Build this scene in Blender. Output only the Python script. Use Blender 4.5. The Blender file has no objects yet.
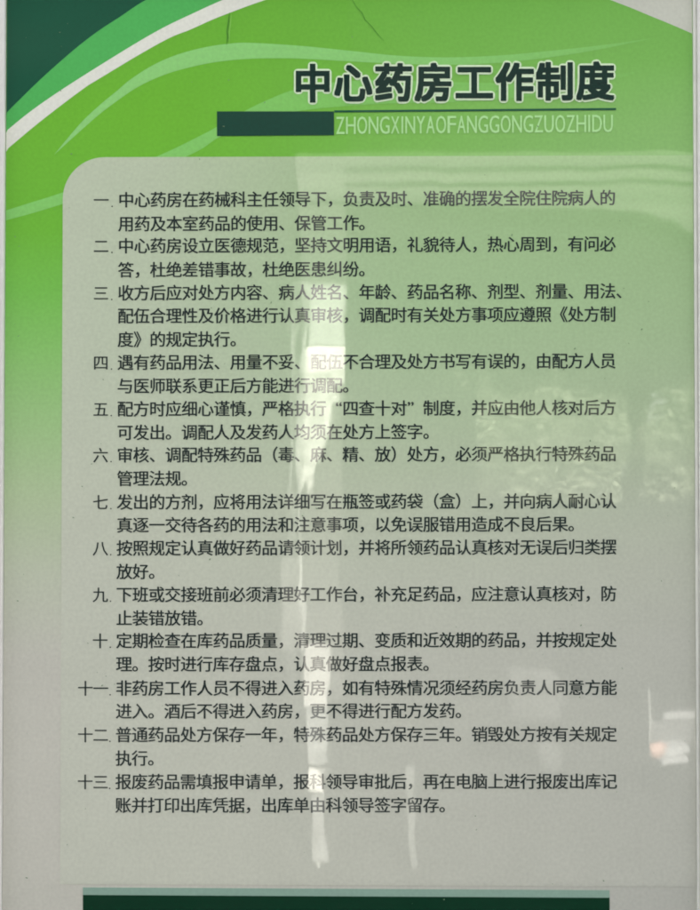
import bpy, bmesh, math, random
from mathutils import Vector, Matrix, Euler

random.seed(7)
S = bpy.context.scene
C = S.collection
R = math.radians

# ------------------------------------------------------------------ camera
DIST, EYE = 1.2, 1.55
PITCH, YAW = R(0.95), R(0.7)
cam = bpy.data.cameras.new('camera')
camo = bpy.data.objects.new('camera', cam)
C.objects.link(camo)
camo.location = (DIST * math.tan(YAW), -DIST, EYE - DIST * math.tan(PITCH))
camo.rotation_euler = Euler((R(90) + PITCH, 0, YAW), 'XYZ')
cam.sensor_fit = 'HORIZONTAL'
cam.sensor_width = 36
cam.lens = 36 * DIST / 0.70
cam.clip_start = 0.02
cam.clip_end = 2000
cam.dof.use_dof = True
cam.dof.focus_distance = DIST * 1.01
cam.dof.aperture_fstop = 18
S.cycles.pixel_filter_type = 'BLACKMAN_HARRIS'
S.cycles.filter_width = 1.9
S.camera = camo

# ------------------------------------------------------------------ sky, sun, exposure
SUN_EL, SUN_AZ = R(38), R(14)          # the sun stands behind the sign's wall, a little to the right
w = bpy.data.worlds.new('World')
S.world = w
w.use_nodes = True
nt = w.node_tree
sky = nt.nodes.new('ShaderNodeTexSky')
sky.sky_type = 'NISHITA'
sky.sun_disc = False
sky.sun_elevation = SUN_EL
sky.sun_rotation = SUN_AZ
sky.dust_density = 3.0
sky.air_density = 1.0
bg = nt.nodes['Background']
bg.inputs['Strength'].default_value = 0.12
hs = nt.nodes.new('ShaderNodeHueSaturation')      # thin high cloud: the sky is pale, not blue
hs.inputs['Saturation'].default_value = 0.22
nt.links.new(sky.outputs[0], hs.inputs['Color'])
wm = nt.nodes.new('ShaderNodeMix')
wm.data_type = 'RGBA'
wm.blend_type = 'MULTIPLY'
wm.inputs['Factor'].default_value = 1
wm.inputs['B'].default_value = (1.0, 0.965, 0.935, 1)
nt.links.new(hs.outputs[0], wm.inputs['A'])
nt.links.new(wm.outputs['Result'], bg.inputs[0])
sl = bpy.data.lights.new('sun', 'SUN')
sl.energy = 5.0
sl.angle = R(0.5)
sl.color = (1.0, 0.95, 0.86)
so = bpy.data.objects.new('sun', sl)
C.objects.link(so)
sd = Vector((math.sin(SUN_AZ) * math.cos(SUN_EL), math.cos(SUN_AZ) * math.cos(SUN_EL), math.sin(SUN_EL)))
so.rotation_euler = sd.to_track_quat('Z', 'Y').to_euler()
so.location = sd * 20
S.view_settings.view_transform = 'Standard'
S.view_settings.look = 'None'
S.view_settings.gamma = 1
S.view_settings.exposure = 3.13

# ------------------------------------------------------------------ helpers
M3 = Euler((R(90) + PITCH, 0, YAW), 'XYZ').to_matrix()
CAMP = Vector(camo.location)

def ray(px, py):
    k = 0.70 / 700 / DIST
    return M3 @ Vector(((px - 350) * k, -(py - 455) * k, -1))

def on_board(px, py):
    """where the photograph's pixel lies on the sign's face (x, z)"""
    d = ray(px, py)
    t = -CAMP.y / d.y
    p = CAMP + d * t
    return p.x, p.z

def behind(px, py, L):
    """a place L metres in front of the sign, across the yard"""
    d = ray(px, py)
    p = CAMP + d * (-CAMP.y / d.y)
    q = p + Vector((d.x, -d.y, d.z)) * (L / d.y)
    return q.x, q.z

def lin(c):
    return tuple(((v / 255 + .055) / 1.055) ** 2.4 if v > 10 else v / 255 / 12.92 for v in c)

KALB = 1.42
def alb(r, g, b, k=KALB):
    return tuple(min(0.92, v * k) for v in lin((r, g, b))) + (1,)

def add_mesh(name, verts, faces, mat, parent=None, smooth=False):
    me = bpy.data.meshes.new(name)
    off = Vector(parent.matrix_world.translation) if parent else Vector((0, 0, 0))
    if parent:
        off = ORG[parent.name]
    me.from_pydata([tuple(Vector(v) - off) for v in verts], [], faces)
    me.materials.append(mat)
    me.update()
    if smooth:
        for p in me.polygons:
            p.use_smooth = True
    o = bpy.data.objects.new(name, me)
    C.objects.link(o)
    if parent:
        o.parent = parent
    ORG[o.name] = off if parent else Vector((0, 0, 0))
    return o

ORG = {}

def thing(name, label, cat, loc=(0, 0, 0), group=None):
    o = bpy.data.objects.new(name, None)
    C.objects.link(o)
    o.location = loc
    o.empty_display_size = 0.1
    o['label'] = label
    o['category'] = cat
    if group:
        o['group'] = group
    ORG[o.name] = Vector(loc)
    return o

def tag(o, label, cat, group=None):
    o['label'] = label
    o['category'] = cat
    if group:
        o['group'] = group
    return o

class MB:
    def __init__(s):
        s.v, s.f = [], []
    def box(s, x0, x1, y0, y1, z0, z1, bev=0):
        n = len(s.v)
        if bev:
            bm = bmesh.new()
            bmesh.ops.create_cube(bm, size=1)
            for q in bm.verts:
                q.co = Vector(((x0 + x1) / 2 + q.co.x * (x1 - x0), (y0 + y1) / 2 + q.co.y * (y1 - y0), (z0 + z1) / 2 + q.co.z * (z1 - z0)))
            bmesh.ops.bevel(bm, geom=bm.edges[:], offset=bev, segments=2, affect='EDGES', profile=.5)
            bm.verts.index_update()
            s.v += [tuple(q.co) for q in bm.verts]
            s.f += [[n + q.index for q in f.verts] for f in bm.faces]
            bm.free()
            return s
        s.v += [(x, y, z) for x in (x0, x1) for y in (y0, y1) for z in (z0, z1)]
        for f in ((0, 1, 3, 2), (4, 6, 7, 5), (0, 4, 5, 1), (2, 3, 7, 6), (0, 2, 6, 4), (1, 5, 7, 3)):
            s.f.append([n + i for i in f])
        return s
    def tube(s, pts, rads, seg=10):
        n = len(s.v)
        for i, (p, r) in enumerate(zip(pts, rads)):
            p = Vector(p)
            a = Vector(pts[max(0, i - 1)]); b = Vector(pts[min(len(pts) - 1, i + 1)])
            t = (b - a).normalized()
            u = t.cross(Vector((0.13, 1, 0.07))).normalized()
            v = t.cross(u)
            for k in range(seg):
                q = p + r * (u * math.cos(2 * math.pi * k / seg) + v * math.sin(2 * math.pi * k / seg))
                s.v.append(tuple(q))
        for i in range(len(pts) - 1):
            for k in range(seg):
                s.f.append([n + i * seg + k, n + i * seg + (k + 1) % seg, n + (i + 1) * seg + (k + 1) % seg, n + (i + 1) * seg + k])
        s.f.append([n + k for k in range(seg)][::-1])
        s.f.append([n + (len(pts) - 1) * seg + k for k in range(seg)])
        return s
    def build(s, name, mat, parent=None, smooth=False):
        return add_mesh(name, s.v, s.f, mat, parent, smooth)

# ------------------------------------------------------------------ materials
def N(t, kind, **kw):
    n = t.nodes.new(kind)
    for k, v in kw.items():
        setattr(n, k, v)
    return n

def print_mat(name, col=None, ramp=None, panel=False, rough=0.55, grain=0.062, coat=1.0, side_fade=None):
    """ink on a board under a clear gloss film; all prints share the film's slight waviness"""
    m = bpy.data.materials.new(name)
    m.use_nodes = True
    t = m.node_tree
    b = t.nodes['Principled BSDF']
    L = t.links.new
    geo = N(t, 'ShaderNodeNewGeometry')
    sep = N(t, 'ShaderNodeSeparateXYZ')
    L(geo.outputs['Position'], sep.inputs[0])
    if ramp:
        mp = N(t, 'ShaderNodeMapRange')
        mp.inputs['From Min'].default_value = Z0
        mp.inputs['From Max'].default_value = Z1
        L(sep.outputs['Z'], mp.inputs['Value'])
        cr = N(t, 'ShaderNodeValToRGB')
        cr.color_ramp.interpolation = 'EASE'
        els = cr.color_ramp.elements
        for i, (py, c) in enumerate(ramp):
            z = on_board(350, py)[1]
            pos = (z - Z0) / (Z1 - Z0)
            if i == 0:
                e = els[0]; els.remove(els[1]); e.position = pos
            else:
                e = els.new(pos)
            e.color = alb(*c)
        cr.color_ramp.interpolation = 'LINEAR'
        L(mp.outputs[0], cr.inputs[0])
        sx_ = N(t, 'ShaderNodeMapRange')
        sx_.interpolation_type = 'SMOOTHSTEP'
        sx_.inputs['From Min'].default_value = on_board(150, 400)[0]
        sx_.inputs['From Max'].default_value = on_board(720, 400)[0]
        L(sep.outputs['X'], sx_.inputs['Value'])
        c2 = N(t, 'ShaderNodeValToRGB')
        for i, (py, c) in enumerate(RIGHT):
            pos = (on_board(350, py)[1] - Z0) / (Z1 - Z0)
            if i == 0:
                e = c2.color_ramp.elements[0]; c2.color_ramp.elements.remove(c2.color_ramp.elements[1]); e.position = pos
            else:
                e = c2.color_ramp.elements.new(pos)
            e.color = alb(*c)
        L(mp.outputs[0], c2.inputs[0])
        gm = N(t, 'ShaderNodeMix', data_type='RGBA')
        L(sx_.outputs[0], gm.inputs['Factor'])
        L(cr.outputs[0], gm.inputs['A'])
        L(c2.outputs[0], gm.inputs['B'])
        out = gm.outputs['Result']
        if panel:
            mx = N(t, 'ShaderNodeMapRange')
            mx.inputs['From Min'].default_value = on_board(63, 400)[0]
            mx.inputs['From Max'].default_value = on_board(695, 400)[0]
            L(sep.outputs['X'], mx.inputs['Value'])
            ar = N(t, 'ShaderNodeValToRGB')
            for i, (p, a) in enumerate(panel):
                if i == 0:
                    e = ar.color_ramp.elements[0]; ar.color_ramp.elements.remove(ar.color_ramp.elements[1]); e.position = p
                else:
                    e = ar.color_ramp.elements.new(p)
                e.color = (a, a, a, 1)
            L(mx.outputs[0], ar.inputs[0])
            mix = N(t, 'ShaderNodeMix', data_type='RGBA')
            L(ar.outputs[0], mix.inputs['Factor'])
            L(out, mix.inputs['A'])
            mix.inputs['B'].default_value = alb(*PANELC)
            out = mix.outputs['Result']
        if side_fade:
            # a printed swoosh that thins out towards the right
            mx = N(t, 'ShaderNodeMapRange')
            mx.inputs['From Min'].default_value = on_board(0, 100)[0]
            mx.inputs['From Max'].default_value = on_board(700, 100)[0]
            L(sep.outputs['X'], mx.inputs['Value'])
            ar = N(t, 'ShaderNodeValToRGB')
            for i, (px, a) in enumerate(side_fade[1]):
                if i == 0:
                    e = ar.color_ramp.elements[0]; ar.color_ramp.elements.remove(ar.color_ramp.elements[1]); e.position = px / 700
                else:
                    e = ar.color_ramp.elements.new(px / 700)
                e.color = (a, a, a, 1)
            L(mx.outputs[0], ar.inputs[0])
            mix = N(t, 'ShaderNodeMix', data_type='RGBA')
            L(ar.outputs[0], mix.inputs['Factor'])
            L(out, mix.inputs['A'])
            mix.inputs['B'].default_value = alb(*side_fade[0])
            out = mix.outputs['Result']
    else:
        rgb = N(t, 'ShaderNodeRGB')
        rgb.outputs[0].default_value = alb(*col)
        out = rgb.outputs[0]
    if grain:
        # ink mottle: a fine grain and a broader blotch
        no = N(t, 'ShaderNodeTexNoise')
        no.inputs['Scale'].default_value = 280
        no.inputs['Detail'].default_value = 4
        L(geo.outputs['Position'], no.inputs['Vector'])
        n2 = N(t, 'ShaderNodeTexNoise')
        n2.inputs['Scale'].default_value = 22
        n2.inputs['Detail'].default_value = 4
        L(geo.outputs['Position'], n2.inputs['Vector'])
        a = N(t, 'ShaderNodeMath', operation='MULTIPLY_ADD')
        L(no.outputs['Fac'], a.inputs[0])
        a.inputs[1].default_value = grain * 4
        a.inputs[2].default_value = 1 - grain * 2
        a2 = N(t, 'ShaderNodeMath', operation='MULTIPLY_ADD')
        L(n2.outputs['Fac'], a2.inputs[0])
        a2.inputs[1].default_value = grain * 1.4
        a2.inputs[2].default_value = 1 - grain * .7
        a3 = N(t, 'ShaderNodeMath', operation='MULTIPLY')
        L(a.outputs[0], a3.inputs[0]); L(a2.outputs[0], a3.inputs[1])
        vm = N(t, 'ShaderNodeVectorMath', operation='SCALE')
        L(out, vm.inputs[0]); L(a3.outputs[0], vm.inputs['Scale'])
        out = vm.outputs[0]
    L(out, b.inputs['Base Color'])
    b.inputs['Roughness'].default_value = rough
    b.inputs['Specular IOR Level'].default_value = 0.0
    b.inputs['Coat Weight'].default_value = coat
    b.inputs['Coat IOR'].default_value = 1.75
    sm = N(t, 'ShaderNodeTexNoise')            # wiped smears: patches where the film is a little duller
    mps = N(t, 'ShaderNodeMapping')
    mps.inputs['Scale'].default_value = (9, 9, 22)
    mps.inputs['Rotation'].default_value = (0, .5, 0)
    L(geo.outputs['Position'], mps.inputs[0])
    L(mps.outputs[0], sm.inputs['Vector'])
    sm.inputs['Scale'].default_value = 1
    sm.inputs['Detail'].default_value = 5
    smr = N(t, 'ShaderNodeMapRange')
    smr.inputs['From Min'].default_value = .35
    smr.inputs['From Max'].default_value = .7
    smr.inputs['To Min'].default_value = .014
    smr.inputs['To Max'].default_value = .042
    L(sm.outputs['Fac'], smr.inputs['Value'])
    L(smr.outputs[0], b.inputs['Coat Roughness'])
    wv = N(t, 'ShaderNodeTexNoise')
    mpg = N(t, 'ShaderNodeMapping')
    mpg.inputs['Scale'].default_value = (14, 14, 5)
    L(geo.outputs['Position'], mpg.inputs[0])
    L(mpg.outputs[0], wv.inputs['Vector'])
    wv.inputs['Scale'].default_value = 1
    wv.inputs['Detail'].default_value = 2.5
    bp = N(t, 'ShaderNodeBump')
    bp.inputs['Strength'].default_value = 1
    bp.inputs['Distance'].default_value = 0.00028
    L(wv.outputs['Fac'], bp.inputs['Height'])
    L(bp.outputs[0], b.inputs['Coat Normal'])
    return m

def plain_mat(name, col, rough=0.7, metal=0.0, var=0.15, scale=8, spec=0.3, bump=0.0):
    m = bpy.data.materials.new(name)
    m.use_nodes = True
    t = m.node_tree
    b = t.nodes['Principled BSDF']
    geo = N(t, 'ShaderNodeNewGeometry')
    no = N(t, 'ShaderNodeTexNoise')
    no.inputs['Scale'].default_value = scale
    no.inputs['Detail'].default_value = 6
    t.links.new(geo.outputs['Position'], no.inputs['Vector'])
    cr = N(t, 'ShaderNodeValToRGB')
    cr.color_ramp.elements[0].position = .3
    cr.color_ramp.elements[1].position = .7
    cr.color_ramp.elements[0].color = tuple(c * (1 - var) for c in col) + (1,)
    cr.color_ramp.elements[1].color = tuple(min(1, c * (1 + var)) for c in col) + (1,)
    t.links.new(no.outputs['Fac'], cr.inputs[0])
    t.links.new(cr.outputs[0], b.inputs['Base Color'])
    b.inputs['Roughness'].default_value = rough
    b.inputs['Metallic'].default_value = metal
    b.inputs['Specular IOR Level'].default_value = spec
    if bump:
        bp = N(t, 'ShaderNodeBump')
        bp.inputs['Distance'].default_value = bump
        t.links.new(no.outputs['Fac'], bp.inputs['Height'])
        t.links.new(bp.outputs[0], b.inputs['Normal'])
    return m

# ------------------------------------------------------------------ the setting
asphalt = plain_mat('dark_paving', (.022, .022, .021), .9, var=.3, scale=3, spec=.05, bump=.003)
g = add_mesh('ground', [(-400, -800, 0), (400, -800, 0), (400, 60, 0), (-400, 60, 0)], [(0, 1, 2, 3)], asphalt)
g['kind'] = 'structure'

plaster = plain_mat('pale_plaster', (.36, .37, .33), .85, var=.08, scale=30, bump=.001)
wl = MB().box(-3, 4, 0.012, 0.25, 0, 2.7).build('plaster_wall', plaster)
tag(wl, 'pale grey plaster wall the green notice sign is fixed to', 'wall')

# ------------------------------------------------------------------ the sign
XL, XR = on_board(4.5, 455)[0] , on_board(694.5, 455)[0]
ZT = EYE + 0.475
ZB = EYE - 0.505
Z0, Z1 = on_board(350, 910)[1], on_board(350, 0)[1]
BASE = Vector(((XL + XR) / 2, 0.012, ZB))
sign = thing('notice_sign', 'glossy green and grey pharmacy rules sign with a bold dark title and thirteen numbered paragraphs', 'sign', BASE)

PAPER = (178, 177, 166)
PANELC = (178, 181, 166)
LIME = [(910, PAPER), (660, PAPER), (575, (172, 178, 158)), (500, (160, 177, 141)), (420, (142, 177, 120)),
        (350, (122, 174, 95)), (290, (106, 171, 72)), (230, (99, 165, 52)), (120, (98, 164, 46)), (0, (93, 158, 46))]
LIME = sorted(LIME, key=lambda q: -q[0])
RIGHT = [(910, (165, 166, 157)), (640, (166, 167, 157)), (560, (164, 168, 153)), (500, (159, 168, 147)), (430, (151, 169, 136)), (330, (139, 168, 121)),
         (230, (130, 167, 108)), (130, (122, 167, 96)), (60, (108, 162, 78)), (0, (100, 158, 68))]
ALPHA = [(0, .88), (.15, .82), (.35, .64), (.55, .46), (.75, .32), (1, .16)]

Y = 0.0                       # sheet's printed face
def H(n):                     # ink layers, a tenth of a millimetre apart
    return Y - 0.0001 * n

sheet_m = print_mat('printed_sheet', ramp=LIME)
MB().box(XL, XR, 0.0, 0.010, ZB + .004, ZT - .004).build('printed_sheet', sheet_m, sign)

def poly(name, pts, mat, layer, parent=sign, world=False):
    vs = []
    for p in pts:
        x, z = p if world else on_board(*p)
        vs.append((min(max(x, XL + .0003), XR - .0003), H(layer), min(max(z, ZB + .006), ZT - .006)))
    bm = bmesh.new()
    f = bm.faces.new([bm.verts.new(v) for v in vs])
    f.normal_update()
    if f.normal.y > 0:
        f.normal_flip()
    bmesh.ops.triangulate(bm, faces=bm.faces[:])
    bm.verts.index_update()
    V = [tuple(v.co) for v in bm.verts]; F = [[v.index for v in q.verts] for q in bm.faces]
    bm.free()
    return add_mesh(name, V, F, mat, parent)

def spline(pts, n=8):
    out = []
    for i in range(len(pts) - 1):
        p0 = pts[max(0, i - 1)]; p1 = pts[i]; p2 = pts[i + 1]; p3 = pts[min(len(pts) - 1, i + 2)]
        for k in range(n):
            t = k / n
            out.append(tuple(.5 * ((2 * b) + (c - a) * t + (2 * a - 5 * b + 4 * c - d) * t * t + (3 * b - a - 3 * c + d) * t ** 3)
                             for a, b, c, d in zip(p0, p1, p2, p3)))
    out.append(pts[-1])
    return out

dark_m = print_mat('dark_green_ink', (18, 74, 54), grain=.06)
mid_m = print_mat('mid_green_ink', (72, 160, 80))
white_m = print_mat('bare_paper', (202, 203, 192))
grey_m = print_mat('grey_paper', (176, 178, 166))
pale1_m = print_mat('pale_green_ink', ramp=LIME, side_fade=((128, 186, 110), [(0, 1), (.5 * 700, .85), (480, .6), (600, .4), (650, .25)]))
pale2_m = print_mat('pale_green_wash', ramp=LIME, side_fade=((122, 184, 100), [(0, .9), (216, .8), (330, .6), (480, .4), (640, .1)]))

dark_edge = spline([(-30, 156), (4, 116), (20, 99.5), (40, 80), (60, 62), (80, 45), (100, 30), (120, 17), (146, 0), (190, -22), (220, -36)])
str_up = spline([(-30, 160), (4, 133), (30, 112), (60, 91), (100, 65.5), (140, 41), (166, 26.5), (190, 15), (223, 0), (290, -28)])
str_lo = spline([(-30, 180), (4, 152), (40, 122), (82, 90), (100, 78.5), (140, 54.5), (170, 38), (190, 30), (210, 21), (230, 13), (266, 0), (330, -20)])
poly('dark_green_corner', [(-60, 200)] + dark_edge + [(220, -120), (-60, -120)], dark_m, 1)
poly('mid_green_arc', dark_edge + str_up[::-1], mid_m, 1)
poly('white_arc', str_up + str_lo[::-1], white_m, 1.6)
tr = spline([(560, -22), (585, -10), (610, 0), (632, 8.5), (650, 16), (672, 25), (695, 35), (720, 46)])
poly('grey_corner', tr + [(720, -60), (560, -60)], grey_m, 1)
s1u = spline([(54, 155), (80, 124), (100, 105), (117, 91), (130, 80), (150, 67), (170, 57.5), (190, 51), (210, 46.5), (230, 43.8), (250, 43),
              (300, 46), (350, 51), (400, 56), (450, 57.5), (500, 55.5), (550, 51), (600, 45.5), (652, 38.5)])
s1l = spline([(54, 155), (80, 131.5), (100, 114), (120, 99), (134, 89.5), (150, 81), (170, 73), (190, 67.5), (210, 63.2), (230, 60.5), (250, 59),
              (270, 58.5), (300, 58.8), (350, 61.5), (400, 64), (450, 65), (500, 63), (550, 57.5), (600, 49.5), (652, 38.5)])
poly('pale_swoosh', s1u + s1l[-2:0:-1], pale1_m, 1)
s2u = spline([(-20, 217), (4, 211), (30, 203), (60, 193.5), (110, 176), (165, 153), (200, 136), (216, 127.5), (247, 110), (269, 99.5), (294, 90),
              (330, 83), (380, 80), (440, 82), (520, 83), (590, 78), (645, 70)])
s2l = spline([(-20, 228), (4, 221), (30, 214), (63, 204), (120, 186), (170, 164), (200, 150), (219, 137.5), (250, 124), (300, 111), (380, 104), (460, 102),
              (540, 95), (600, 84), (645, 70)])
poly('pale_swoosh', s2u + s2l[-2::-1], pale2_m, 1.3)

# the pale text field with its rounded upper left corner
x0, zt = on_board(63, 157.5)
xr = on_board(694, 200)[0]
rr = 0.042
pts = [(x0 + rr - rr * math.cos(a), zt - rr + rr * math.sin(a)) for a in [R(90) * k / 14 for k in range(15)]]
pts = [(x0, on_board(63, 884)[1])] + pts + [(xr - .001, zt), (xr - .001, on_board(63, 884)[1])]
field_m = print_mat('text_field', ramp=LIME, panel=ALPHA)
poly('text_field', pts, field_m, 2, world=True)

# ------------------------------------------------------------------ lettering
GC = {}
def glyph(ch):
    """outline of one character as (verts, faces), em = 1"""
    if ch in GC:
        return GC[ch]
    cu = bpy.data.curves.new('glyph', 'FONT')
    cu.body = ch
    cu.size = 1
    cu.resolution_u = 3
    cu.fill_mode = 'FRONT'
    o = bpy.data.objects.new('glyph', cu)
    C.objects.link(o)
    dg = bpy.context.evaluated_depsgraph_get()
    me = o.evaluated_get(dg).to_mesh()
    vs = [(v.co.x, v.co.y) for v in me.vertices]
    fs = [list(p.vertices) for p in me.polygons]
    o.evaluated_get(dg).to_mesh_clear()
    bpy.data.objects.remove(o)
    bpy.data.curves.remove(cu)
    GC[ch] = (vs, fs)
    return GC[ch]

def ext(ch):
    vs, _ = glyph(ch)
    xs = [v[0] for v in vs]; ys = [v[1] for v in vs]
    return min(xs), max(xs), min(ys), max(ys)

REF = ext('\u56fd')        # a full square character calibrates the fallback font's em box
EMW = (REF[1] - REF[0]) / 0.86
CX = (REF[0] + REF[1]) / 2
CY = (REF[2] + REF[3]) / 2
print('glyph ref', REF, 'em', EMW)

def put(mb, ch, px, py, w, h, layer, shifts=((0, 0),)):
    """character ch in an em box of w x h pixels centred on the photograph's px, py"""
    vs, fs = glyph(ch)
    for i, (dx, dy) in enumerate(shifts):
        n = len(mb.v)
        for x, y in vs:
            if ch in '\u201c\u201d':
                e = ext(ch)
                cx0 = (e[0] + e[1]) / 2; side = .27 if ch == '\u201c' else -.27
                ux = (x - cx0) * 1.0 + side; uy = (y - e[3]) * 1.0 + .40
            else:
                ux = (x - CX) / EMW; uy = (y - CY) / EMW
            bx, bz = on_board(px + ux * w + dx, py - uy * h + dy)
            mb.v.append((bx, H(layer) - i * 0.000004, bz))
        mb.f += [[n + k for k in f] for f in fs]

def facing(mb):
    out = []
    for f in mb.f:
        a, b, c = (Vector(mb.v[i]) for i in f[:3])
        out.append(f if (b - a).cross(c - a).y <= 0 else f[::-1])
    mb.f = out
    return mb

ink_m = print_mat('dark_text_ink', (36, 46, 45), grain=.08)
title_m = print_mat('title_ink', (6, 40, 34), grain=.08)
halo_m = print_mat('title_outline', (190, 208, 176))
pin_m = print_mat('pinyin_ink', (156, 200, 136))

def disc(r, n):
    return [(r * math.cos(2 * math.pi * k / n), r * math.sin(2 * math.pi * k / n)) for k in range(n)]

TITLE = '\u4e2d\u5fc3\u836f\u623f\u5de5\u4f5c\u5236\u5ea6'
a, b = MB(), MB()
for i, ch in enumerate(TITLE):
    px = 312.8 + i * 40.35
    py = 84.4 - i * .32
    put(b, ch, px, py, 37.4, 38.2, 4, disc(3.2, 20) + disc(2.0, 10) + [(0, 0)])
    put(a, ch, px, py, 37.4, 38.2, 6, [(i_ * 1.3, j_ * 1.25) for i_ in (-1, 0, 1) for j_ in (-1, 0, 1)])
tl = facing(a).build('title_lettering', title_m, sign)
facing(b).build('white_outline', halo_m, tl)
ul = poly('title_bar', [(217, 111.6), (334, 111.6), (334, 135.4), (217, 136.2)], print_mat('bar_ink', (12, 58, 46), grain=.08), 4)
poly('title_rule', [(334.3, 110.6), (616, 108.2), (616, 110.2), (334.3, 112.6)], dark_m, 4)

# romanised title, tall narrow outlined capitals
PIN = 'ZHONGXINYAOFANGGONGZUOZHIDU'
mb = MB()
adv = {'I': .32, 'N': .78, 'G': .78, 'O': .80, 'D': .78, 'H': .78, 'U': .76}
tot = sum(adv.get(c, .68) for c in PIN)
sx = (613.5 - 335.5) / tot
cap = ext('H')[3]
x = 335.5
for ch in PIN:
    e = ext(ch)
    wch = adv.get(ch, .68) * sx
    ink = wch * (.85 if ch != 'I' else .34)
    vs, fs = glyph(ch)
    n0 = len(mb.v)
    slope = -(x - 335) * 2.2 / 280
    # each letter stretched to its narrow slot, drawn thin
    for (gx, gy, sh_) in [(g_[0], g_[1], q_) for q_ in (-.16, .16) for g_ in vs]:
        ux = (gx - e[0]) / (e[1] - e[0])
        px = x + (wch - ink) / 2 + ux * ink + sh_
        py = 134.3 + slope - gy / cap * 17.2
        bx, bz = on_board(px, py)
        mb.v.append((bx, H(4) - (.000004 if sh_ > 0 else 0), bz))
    mb.f += [[n0 + k for k in f] for f in fs] + [[n0 + len(vs) + k for k in f] for f in fs]
    x += wch
facing(mb).build('romanised_lettering', pin_m, sign)

# thirteen rules: (number, [(left x, right end x of a full 31-character line, y at left, y at right, text)])
RULES = [
 ('一', [(200, '中心药房在药械科主任领导下，负责及时、准确的摆发全院住院病人的'), (224, '用药及本室药品的使用、保管工作。')]),
 ('二', [(246, '中心药房设立医德规范，坚持文明用语，礼貌待人，热心周到，有问必'), (270, '答，杜绝差错事故，杜绝医患纠纷。')]),
 ('三', [(293, '收方后应对处方内容、病人姓名、年龄、药品名称、剂型、剂量、用法、'), (316, '配伍合理性及价格进行认真审核，调配时有关处方事项应遵照《处方制'), (339.5, '度》的规定执行。')]),
 ('四', [(362.5, '遇有药品用法、用量不妥、配伍不合理及处方书写有误的，由配方人员'), (386, '与医师联系更正后方能进行调配。')]),
 ('五', [(409, '配方时应细心谨慎，严格执行“四查十对”制度，并应由他人核对后方'), (432.5, '可发出。调配人及发药人均须在处方上签字。')]),
 ('六', [(455, '审核、调配特殊药品（毒、麻、精、放）处方，必须严格执行特殊药品'), (478.5, '管理法规。')]),
 ('七', [(502, '发出的方剂，应将用法详细写在瓶签或药袋（盒）上，并向病人耐心认'), (525, '真逐一交待各药的用法和注意事项，以免误服错用造成不良后果。')]),
 ('八', [(548, '按照规定认真做好药品请领计划，并将所领药品认真核对无误后归类摆'), (571.5, '放好。')]),
 ('九', [(594.5, '下班或交接班前必须清理好工作台，补充足药品，应注意认真核对，防'), (618, '止装错放错。')]),
 ('十', [(640.5, '定期检查在库药品质量，清理过期、变质和近效期的药品，并按规定处'), (664, '理。按时进行库存盘点，认真做好盘点报表。')]),
 ('十一', [(688, '非药房工作人员不得进入药房，如有特殊情况须经药房负责人同意方能'), (711, '进入。酒后不得进入药房，更不得进行配方发药。')]),
 ('十二', [(734.5, '普通药品处方保存一年，特殊药品处方保存三年。销毁处方按有关规定'), (758, '执行。')]),
 ('十三', [(781.5, '报废药品需填报申请单，报科领导审批后，再在电脑上进行报废出库记'), (805, '账并打印出库凭据，出库单由科领导签字留存。')]),
]
for num, lines in RULES:
    mb = MB()
    for py, txt in lines:
        f = (py - 200) / 605
        xa = 118.3 - 3.0 * f
        xb = 615.6 + 1.6 * f
        pitch = (xb - xa) / 31
        sl_ = -2.2 + 1.8 * f
        for i, ch in enumerate(txt):
            put(mb, ch, xa + (i + .5) * pitch, py + .3 + sl_ * (i / 31), pitch * .99, 16.0, 4, ((-.32, .1), (.32, .1), (0, -.2)))
    para = facing(mb).build('rule_paragraph', ink_m, sign)
    py = lines[0][0]
    f = (py - 200) / 605
    nb = MB()
    xe = 109.5 - 1.5 * f
    for k, ch in enumerate(num[::-1]):
        put(nb, ch, xe - 8.2 - k * 14.6 + (0.8 if k == 0 and len(num) > 1 else 0), py + .6, 15.4, 15.4, 4, ((-.18, 0), (.18, 0), (0, -.12)))
    # the small full point between number and text
    n = len(nb.v)
    cx_, cy_ = 112.2 - 2.5 * f, py + 6.6
    for k in range(8):
        bx, bz = on_board(cx_ + .75 * math.cos(k * R(45)), cy_ + .75 * math.sin(k * R(45)))
        nb.v.append((bx, H(4), bz))
    nb.f.append([n + k for k in range(8)])
    facing(nb).build('rule_number', ink_m, para)

# footer band
fl, fr = on_board(83, 889)[0], on_board(609.5, 889)[0]
fz = [on_board(350, q)[1] for q in (888.2, 895.8, 940)]
foot_m = print_mat('footer_ink', (3, 46, 28), grain=.08)
teal_m = print_mat('footer_edge_ink', (126, 152, 138))
fb = poly('footer_band', [(fl, fz[1]), (fr, fz[1] - .0006), (fr, fz[2]), (fl, fz[2])], foot_m, 3, world=True)
poly('footer_edge', [(fl, fz[0]), (fr, fz[0] - .0006), (fr, fz[1] - .0006), (fl, fz[1])], teal_m, 3, fb, world=True)

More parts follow.
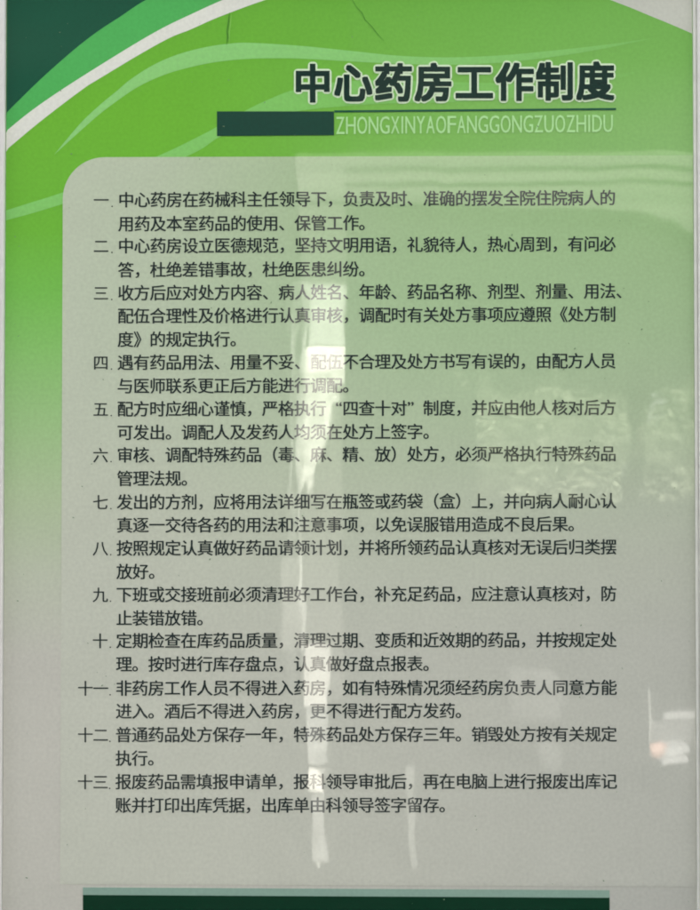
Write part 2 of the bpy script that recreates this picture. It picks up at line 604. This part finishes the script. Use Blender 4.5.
# creases in the film
def crease(pts, wd, mat, layer=5):
    L_, R_ = [], []
    for i, (x, y) in enumerate(pts):
        k = wd * (1 if 0 < i < len(pts) - 1 else .3)
        L_.append((x - k, y)); R_.append((x + k, y))
    poly('crease', L_ + R_[::-1], mat, layer)
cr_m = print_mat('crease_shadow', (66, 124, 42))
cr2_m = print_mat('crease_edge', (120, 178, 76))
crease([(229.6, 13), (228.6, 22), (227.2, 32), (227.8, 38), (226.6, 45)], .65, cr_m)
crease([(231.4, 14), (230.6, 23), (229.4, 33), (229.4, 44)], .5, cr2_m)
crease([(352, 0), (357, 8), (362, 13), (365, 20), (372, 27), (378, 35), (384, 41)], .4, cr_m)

# dust caught on the film
dv = MB()
rd = random.Random(11)
for _ in range(170):
    px, py = rd.uniform(8, 690), rd.uniform(4, 905)
    r0 = rd.choice((.25, .3, .4, .55)) * rd.uniform(.7, 1.2)
    el, an = rd.uniform(1, 2.6), rd.uniform(0, 3.1)
    n = len(dv.v)
    for k in range(6):
        a0 = R(60) * k
        u_, v_ = r0 * el * math.cos(a0), r0 * math.sin(a0)
        X_, Z_ = on_board(px + u_ * math.cos(an) - v_ * math.sin(an), py + u_ * math.sin(an) + v_ * math.cos(an))
        dv.v.append((X_, H(9), Z_))
    dv.f.append([n + k for k in range(6)])
facing(dv).build('dust', print_mat('dust_grey', (96, 118, 92), coat=0), sign)['kind'] = 'stuff'

# frame of the sign
alu = plain_mat('pale_frame_paint', (.74, .73, .69), .38, var=.05, scale=60)
lip = plain_mat('pale_edge_bead', (.74, .75, .68), .45, var=.05, scale=60)
FW = .022
f1 = MB().box(XL - FW, XL - .0004, -.006, .0119, ZB - .01, ZT + .01, .0012).build('frame_bar', alu, sign)
f2 = MB().box(XR + .0034, XR + FW, -.006, .0119, ZB - .01, ZT + .01, .0012).build('frame_bar', alu, sign)
MB().box(XR + .0002, XR + .0031, -.003, .0118, ZB - .01, ZT + .01, .0006).build('edge_bead', lip, f2)
MB().box(XL + .0002, XR - .0002, -.006, .0118, ZT - .0038, ZT + .018, .0012).build('frame_bar', alu, sign)
MB().box(XL + .0002, XR - .0002, -.006, .0118, ZB - .018, ZB + .0038, .0012).build('frame_bar', alu, sign)

# ------------------------------------------------------------------ the yard opposite, which the gloss film mirrors
LW = 7.0
slate = plain_mat('dark_slate', (.010, .011, .0105), .9, var=.25, scale=2, spec=.0, bump=.004)
cap_m = plain_mat('worn_concrete', (.16, .165, .15), .9, var=.2, scale=4)
def bz(py, L=LW): return behind(350, py, L)[1]
def bx(px, L=LW): return behind(px, 455, L)[0]
# dark boundary wall with a long opening through which the trees show
ox0, ox1 = bx(478), bx(700) + .5
oz0, oz1 = bz(502), bz(388)
wt = bz(216)
ya, yb = -LW - .25, -LW
wall = thing('boundary_wall', 'dark slate boundary wall across the yard with a long window opening, mirrored in the gloss', 'wall', ((bx(330) + 8) / 2, -LW, 0))
m = MB()
m.box(bx(346), ox0, ya, yb, 0, wt)
m.box(ox1, 9, ya, yb, 0, wt)
m.box(ox0, ox1, ya, yb, 0, oz0)
m.box(ox0, ox1, ya, yb, oz1, wt)
m.build('masonry', slate, wall)

def streak_mat(name, a, b, sc):
    m_ = plain_mat(name, (a, a, a), .9, spec=.1)
    t = m_.node_tree
    no = [q for q in t.nodes if q.type == 'TEX_NOISE'][0]
    cr = [q for q in t.nodes if q.type == 'VALTORGB'][0]
    geo = [q for q in t.nodes if q.type == 'NEW_GEOMETRY'][0]
    mp = N(t, 'ShaderNodeMapping')
    mp.inputs['Scale'].default_value = sc
    t.links.new(geo.outputs['Position'], mp.inputs[0])
    t.links.new(mp.outputs[0], no.inputs['Vector'])
    no.inputs['Scale'].default_value = 1
    cr.color_ramp.elements[0].color = (a, a, a * .96, 1)
    cr.color_ramp.elements[1].color = (b, b, b * .92, 1)
    return m_
# store building added to hide mirrored sky; its fascia shaped for the pale band
sb = thing('added_building', 'grey clad building added across the yard, its pale ribbed fascia shaped to mirror on the right', 'building', (bx(600), -LW, 0))
cl_m = streak_mat('weathered_cladding', .006, .018, (.25, .25, 1.1))
fa_m = streak_mat('pale_fascia', .06, .11, (.12, .12, 9))
xa_ = bx(346)
zf1, zf0 = bz(157), bz(216)
MB().box(xa_, 9, -LW - 5, -LW, zf1 + .004, 5.3).build('cladding', cl_m, sb)
cm = MB()
n = 30
cv = []
for i in range(n + 1):
    px = 300 + (900 - 300) * i / n
    drop = 206 + 8 * math.exp(-((px - 480) / 110) ** 2) * -.6 + 10 * min(1, max(0, (px - 346) / 150)) + 26 * min(1, max(0, (px - 630) / 60)) ** 1.6
    cv.append((bx(px), bz(drop)))
for (xa, za), (xb, zb) in zip(cv[:-1], cv[1:]):
    q = len(cm.v)
    cm.v += [(xa, -LW, za), (xb, -LW, zb), (xb, -LW + .12, zb), (xa, -LW + .12, za),
             (xa, -LW, zf1), (xb, -LW, zf1), (xb, -LW + .12, zf1), (xa, -LW + .12, zf1)]
    cm.f += [[q + i for i in f] for f in ((0, 3, 2, 1), (4, 5, 6, 7), (2, 3, 7, 6))]
cm.v = [(x, y + .004, z) for x, y, z in cm.v]
cm.build('fascia', fa_m, sb)
for py_ in (172, 187):
    MB().box(xa_, 9, -LW + .13, -LW + .15, bz(py_ + 1.2), bz(py_)).build('rail', slate, sb)
MB().box(xa_ - .02, 9.05, -LW - 5.05, -LW + .2, 5.303, 5.5).build('roof_edge', slate, sb)

# dark building on the left, added to keep bright sky out of the gloss
bl = thing('dark_building', 'plain dark building added left of the pale fascia to mirror dark behind the title corner', 'building', (bx(346) - 4, -LW, 0))
MB().box(bx(346) - 12, bx(346) - .003, -LW - 5.2, -LW - .05, 0, 5.2).build('masonry', streak_mat('dark_cladding', .004, .012, (.25, .25, 1.1)), bl)
MB().box(bx(346) - 12.1, bx(346) - .03, -LW - 5.3, -LW + .1, 5.203, 5.4).build('roof_edge', slate, bl)
# concrete pier where the two buildings meet, added for a faint pale mirrored column
pr = MB().box(behind(297, 400, LW - .1)[0], behind(346, 400, LW - .1)[0], -LW - .14, -LW + .1, 0, bz(200), .02).build('added_pier', streak_mat('pier_concrete', .03, .07, (1.5, 1.5, .6)))
tag(pr, 'weathered concrete pier added behind the bright central streak as a pale veil', 'pillar')

# trees and hedge beyond the opening
leaf = plain_mat('leaves', (.15, .165, .12), .7, var=.5, scale=5)
bark = plain_mat('bark', (.045, .04, .032), .9, var=.3, scale=20)
gapx = behind(638, 450, LW)[0]
zc = (oz0 + oz1) / 2
def leaves(cx, cy, cz, rx, ry, rz, n, sz):
    mb = MB()
    cl = [(random.gauss(0, .45), random.gauss(0, .45), random.gauss(0, .45)) for _ in range(60)]
    for _ in range(n):
        c = random.choice(cl)
        p = Vector((cx + rx * (c[0] + random.gauss(0, .16)), cy + ry * (c[1] + random.gauss(0, .16)), cz + rz * (c[2] + random.gauss(0, .16))))
        if p.z < .05 or (cz == zc and (p.z < oz0 + .01 or abs(p.x - gapx) < .065)):
            continue
        u = Vector([random.gauss(0, 1) for _ in range(3)]).normalized()
        v = u.cross(Vector([random.gauss(0, 1) for _ in range(3)])).normalized()
        s_ = sz * random.uniform(.6, 1.3)
        q = len(mb.v)
        mb.v += [tuple(p - u * s_), tuple(p + v * s_ * .5), tuple(p + u * s_), tuple(p - v * s_ * .5)]
        mb.f.append([q, q + 1, q + 2, q + 3])
    return mb
LT = LW + .36
tx = behind(638, 450, LT)[0]
tree = thing('yard_tree', 'leaning dark trunked tree behind the wall opening, mirrored in the gloss', 'tree', (tx, -LT, 0))
MB().tube([(tx - .12, -LT, 0), (tx - .07, -LT, .8), (tx - .02, -LT, 1.4), (tx + .03, -LT, 2.1), (tx + .08, -LT, 3.0), (tx + .1, -LT, 3.7)], [.09, .07, .062, .055, .045, .03], 12).build('trunk', bark, tree, True)
leaves(tx - .3, -LT - .6, 2.5, 1.9, .25, .8, 9000, .06).build('crown', leaf, tree)
zc = (oz0 + oz1) / 2
for k, (p0, p1, lab, n_) in enumerate(((455, 628, 'loose green shrub left of the dark tree trunk, mirrored through the wall opening', 2200), (645, 770, 'dense green shrub right of the dark tree trunk, mirrored at the sign edge', 3200))):
    xc = behind((p0 + p1) / 2, 450, LW)[0]
    hw = (behind(p1, 450, LW)[0] - behind(p0, 450, LW)[0]) / 2
    sh = thing('shrub', lab, 'shrub', (xc, -LW - .15, 0), 'shrubs in the wall opening')
    MB().tube([(xc, -LW - .2, 0), (xc + .05, -LW - .2, .8), (xc, -LW - .2, 1.6)], [.03, .025, .02], 8).build('stem', bark, sh, True)
    leaves(xc, -LW - .06, zc, hw * 1.05, .09, .46, n_ * 9, .024).build('foliage', leaf, sh)

# white things added against the wall, shaped to throw the bright mirrored streaks
wh = plain_mat('white_sheet', (.66, .66, .62), .6, var=.12, scale=6)
bw = plain_mat('bench_paint', (.27, .275, .275), .6, var=.15, scale=12)
pg = plain_mat('pale_board', (.33, .345, .32), .6, var=.15, scale=6)
gp = plain_mat('grey_pole_paint', (.32, .33, .31), .5, var=.1)
def zx(px, py, L): return behind(px, py, L)
LP = LW - .35
pan = thing('glare_board', 'tall pale board with a bright white sheet, added to mirror as the central streak', 'board', (behind(318, 400, LP)[0], -LP, 0))
def bb(px0, px1, py0, py1, L, th=.03, bev=.004):
    a_, b_ = behind(px0, (py0 + py1) / 2, L)[0], behind(px1, (py0 + py1) / 2, L)[0]
    return MB().box(a_, b_, -L - th, -L, behind(350, py1, L)[1], behind(350, py0, L)[1], bev)
bb(304, 343, 284, 346, LP).build('board', pg, pan)
sheet = bb(302, 343, 347, 372, LP, .02).build('white_sheet', wh, pan)
# its lower half, cut ragged to shape the end of the mirrored streak
jag = [(302, 372.4), (302, 492), (307, 478), (311, 498), (315, 474), (320, 458), (322, 466), (325, 436), (331, 440), (330, 420), (337, 424), (334, 404), (342, 400), (338, 388), (344, 384), (343, 372.4)]
bm = bmesh.new()
f = bm.faces.new([bm.verts.new((behind(px, py, LP)[0], -LP, behind(px, py, LP)[1])) for px, py in jag])
r_ = bmesh.ops.extrude_face_region(bm, geom=[f])
for v in [q for q in r_['geom'] if isinstance(q, bmesh.types.BMVert)]:
    v.co.y -= .008
bmesh.ops.recalc_face_normals(bm, faces=bm.faces[:])
bmesh.ops.triangulate(bm, faces=[q for q in bm.faces if len(q.verts) > 4])
bm.verts.index_update()
add_mesh('ragged_sheet', [tuple(v.co) for v in bm.verts], [[v.index for v in q.verts] for q in bm.faces], plain_mat('ragged_paper', (.42, .43, .39), .7, var=.45, scale=14), pan)
bm.free()
for px, wd, r0 in ((299.5, 2.4, 0), (292, 1.3, 0)):
    x_ = behind(px, 400, LP)[0]
    MB().tube([(x_, -LP - .02, 0), (x_, -LP - .02, behind(350, 282, LP)[1])], [wd * .0035] * 2, 8).build('post', gp, pan, True)

# lower: stand of boxes invented for the pale streak low in the gloss
LS = 3.5
def sack(name, lab, cat, px0, px1, py0, py1, L, mat, seed=1):
    rnd = random.Random(seed)
    a_, b_ = behind(px0, 700, L)[0], behind(px1, 700, L)[0]
    z1_, z0_ = behind(350, py0, L)[1], behind(350, py1, L)[1]
    bm = bmesh.new()
    bmesh.ops.create_cube(bm, size=1)
    bmesh.ops.subdivide_edges(bm, edges=bm.edges[:], cuts=5, use_grid_fill=True)
    for v in bm.verts:
        p = v.co.copy()
        k = 1 - .25 * (abs(p.x * 2) ** 4 + abs(p.z * 2) ** 4) * .5
        v.co = Vector(((a_ + b_) / 2 + p.x * (b_ - a_) * k + rnd.gauss(0, .05 * (b_ - a_)), -L - .08 + p.y * .16 * k, (z0_ + z1_) / 2 + p.z * (z1_ - z0_) * k + rnd.gauss(0, .01)))
    bm.verts.index_update()
    o = add_mesh(name, [tuple(v.co) for v in bm.verts], [[v.index for v in q.verts] for q in bm.faces], mat, None, True)
    bm.free()
    return tag(o, lab, cat)
pole_x = behind(299, 700, LS)[0]
st = thing('glare_stand', 'slim stand of white boxes added in the yard to mirror low in the centre', 'stand', (behind(316, 800, LS)[0], -LS, 0))
bb(297.5, 301.5, 556, 650, LS).build('pole', gp, st)
bb(284, 297.2, 560, 650, LS, .02).build('side_panel', plain_mat('dull_panel', (.09, .09, .085), .6, var=.3, scale=9), st)
bb(303, 327, 646, 706, LS, .05).build('shelf_box', plain_mat('grey_box', (.36, .36, .34), .6, var=.3, scale=9), st)
bb(308, 327, 706.5, 765, LS, .05).build('shelf_box', plain_mat('dull_box', (.20, .205, .20), .6, var=.5, scale=14), st)
bb(309, 326, 771, 792, LS - .02, .05).build('white_box', wh, st)
bb(311, 328, 793, 862, LS, .05).build('shelf_box', plain_mat('pale_box', (.20, .205, .20), .6, var=.35, scale=12), st)
z_ = behind(350, 862.5, LS)[1]
if z_ > 0:
    bb(317, 322, 862.5, 1100, LS, .03).build('leg', gp, st)
po = bb(407, 417, 768, 874, LS, .05).build('glare_post', plain_mat('post_paint', (.11, .115, .11), .5, var=.5, scale=12), None)  # added post that gives a faint upright streak in the gloss
tag(po, 'slim pale grey post added right of the white stand as a faint mirrored streak', 'post')

# bench at the lower right, made up so its pale slats mirror bright
LB = 4.65
bn = thing('glare_bench', 'white slatted bench by the boundary wall, added to mirror low at the right edge', 'bench', (behind(668, 760, LB)[0], -LB, 0))
bb(664, 696, 713, 719, LB, .05).build('back_slat', bw, bn)
bb(652, 694, 721, 742, LB, .03).build('back_panel', plain_mat('bench_panel', (.10, .10, .10), .6), bn)
bb(664, 692, 746, 753, LB - .15, .25).build('seat_slat', bw, bn)
bb(664, 688, 757, 762, LB - .25, .1).build('seat_slat', bw, bn)
bb(651, 653.5, 690, 790, LB, .03).build('leg', gp, bn)
bb(697, 699, 690, 790, LB, .03).build('leg', gp, bn)
pk = plain_mat('pink_plastic', (.38, .25, .21), .5, var=.05)  # cup made up for the pink glint mirrored beside the bench
x_, z_ = behind(658.5, 748.5, LB - .5)
mbp = MB().tube([(x_, -LB + .5, z_ - .03), (x_, -LB + .5, z_ - .022), (x_, -LB + .5, z_ + .03)], [.018, .024, .032], 14)
tag(mbp.build('glare_cup', pk, None, True), 'small pink cup added at the end of the slatted bench as a mirrored pink dot', 'cup')

print('wall top', wt, 'opening', ox0, ox1, oz0, oz1)

lump = plain_mat('grey_sacking', (.055, .056, .055), .9, var=.35, scale=7)  # lumps put in for the faint pale blotches the film mirrors
sack('sack', 'large dull grey sack added in the yard left of the slatted bench as a pale mirrored blotch', 'sack', 507, 566, 668, 728, 4.9, lump, 3)
sack('sack', 'small dull grey sack added in front of the large one in the yard as a pale mirrored blotch', 'sack', 536, 562, 742, 775, 4.4, lump, 5)
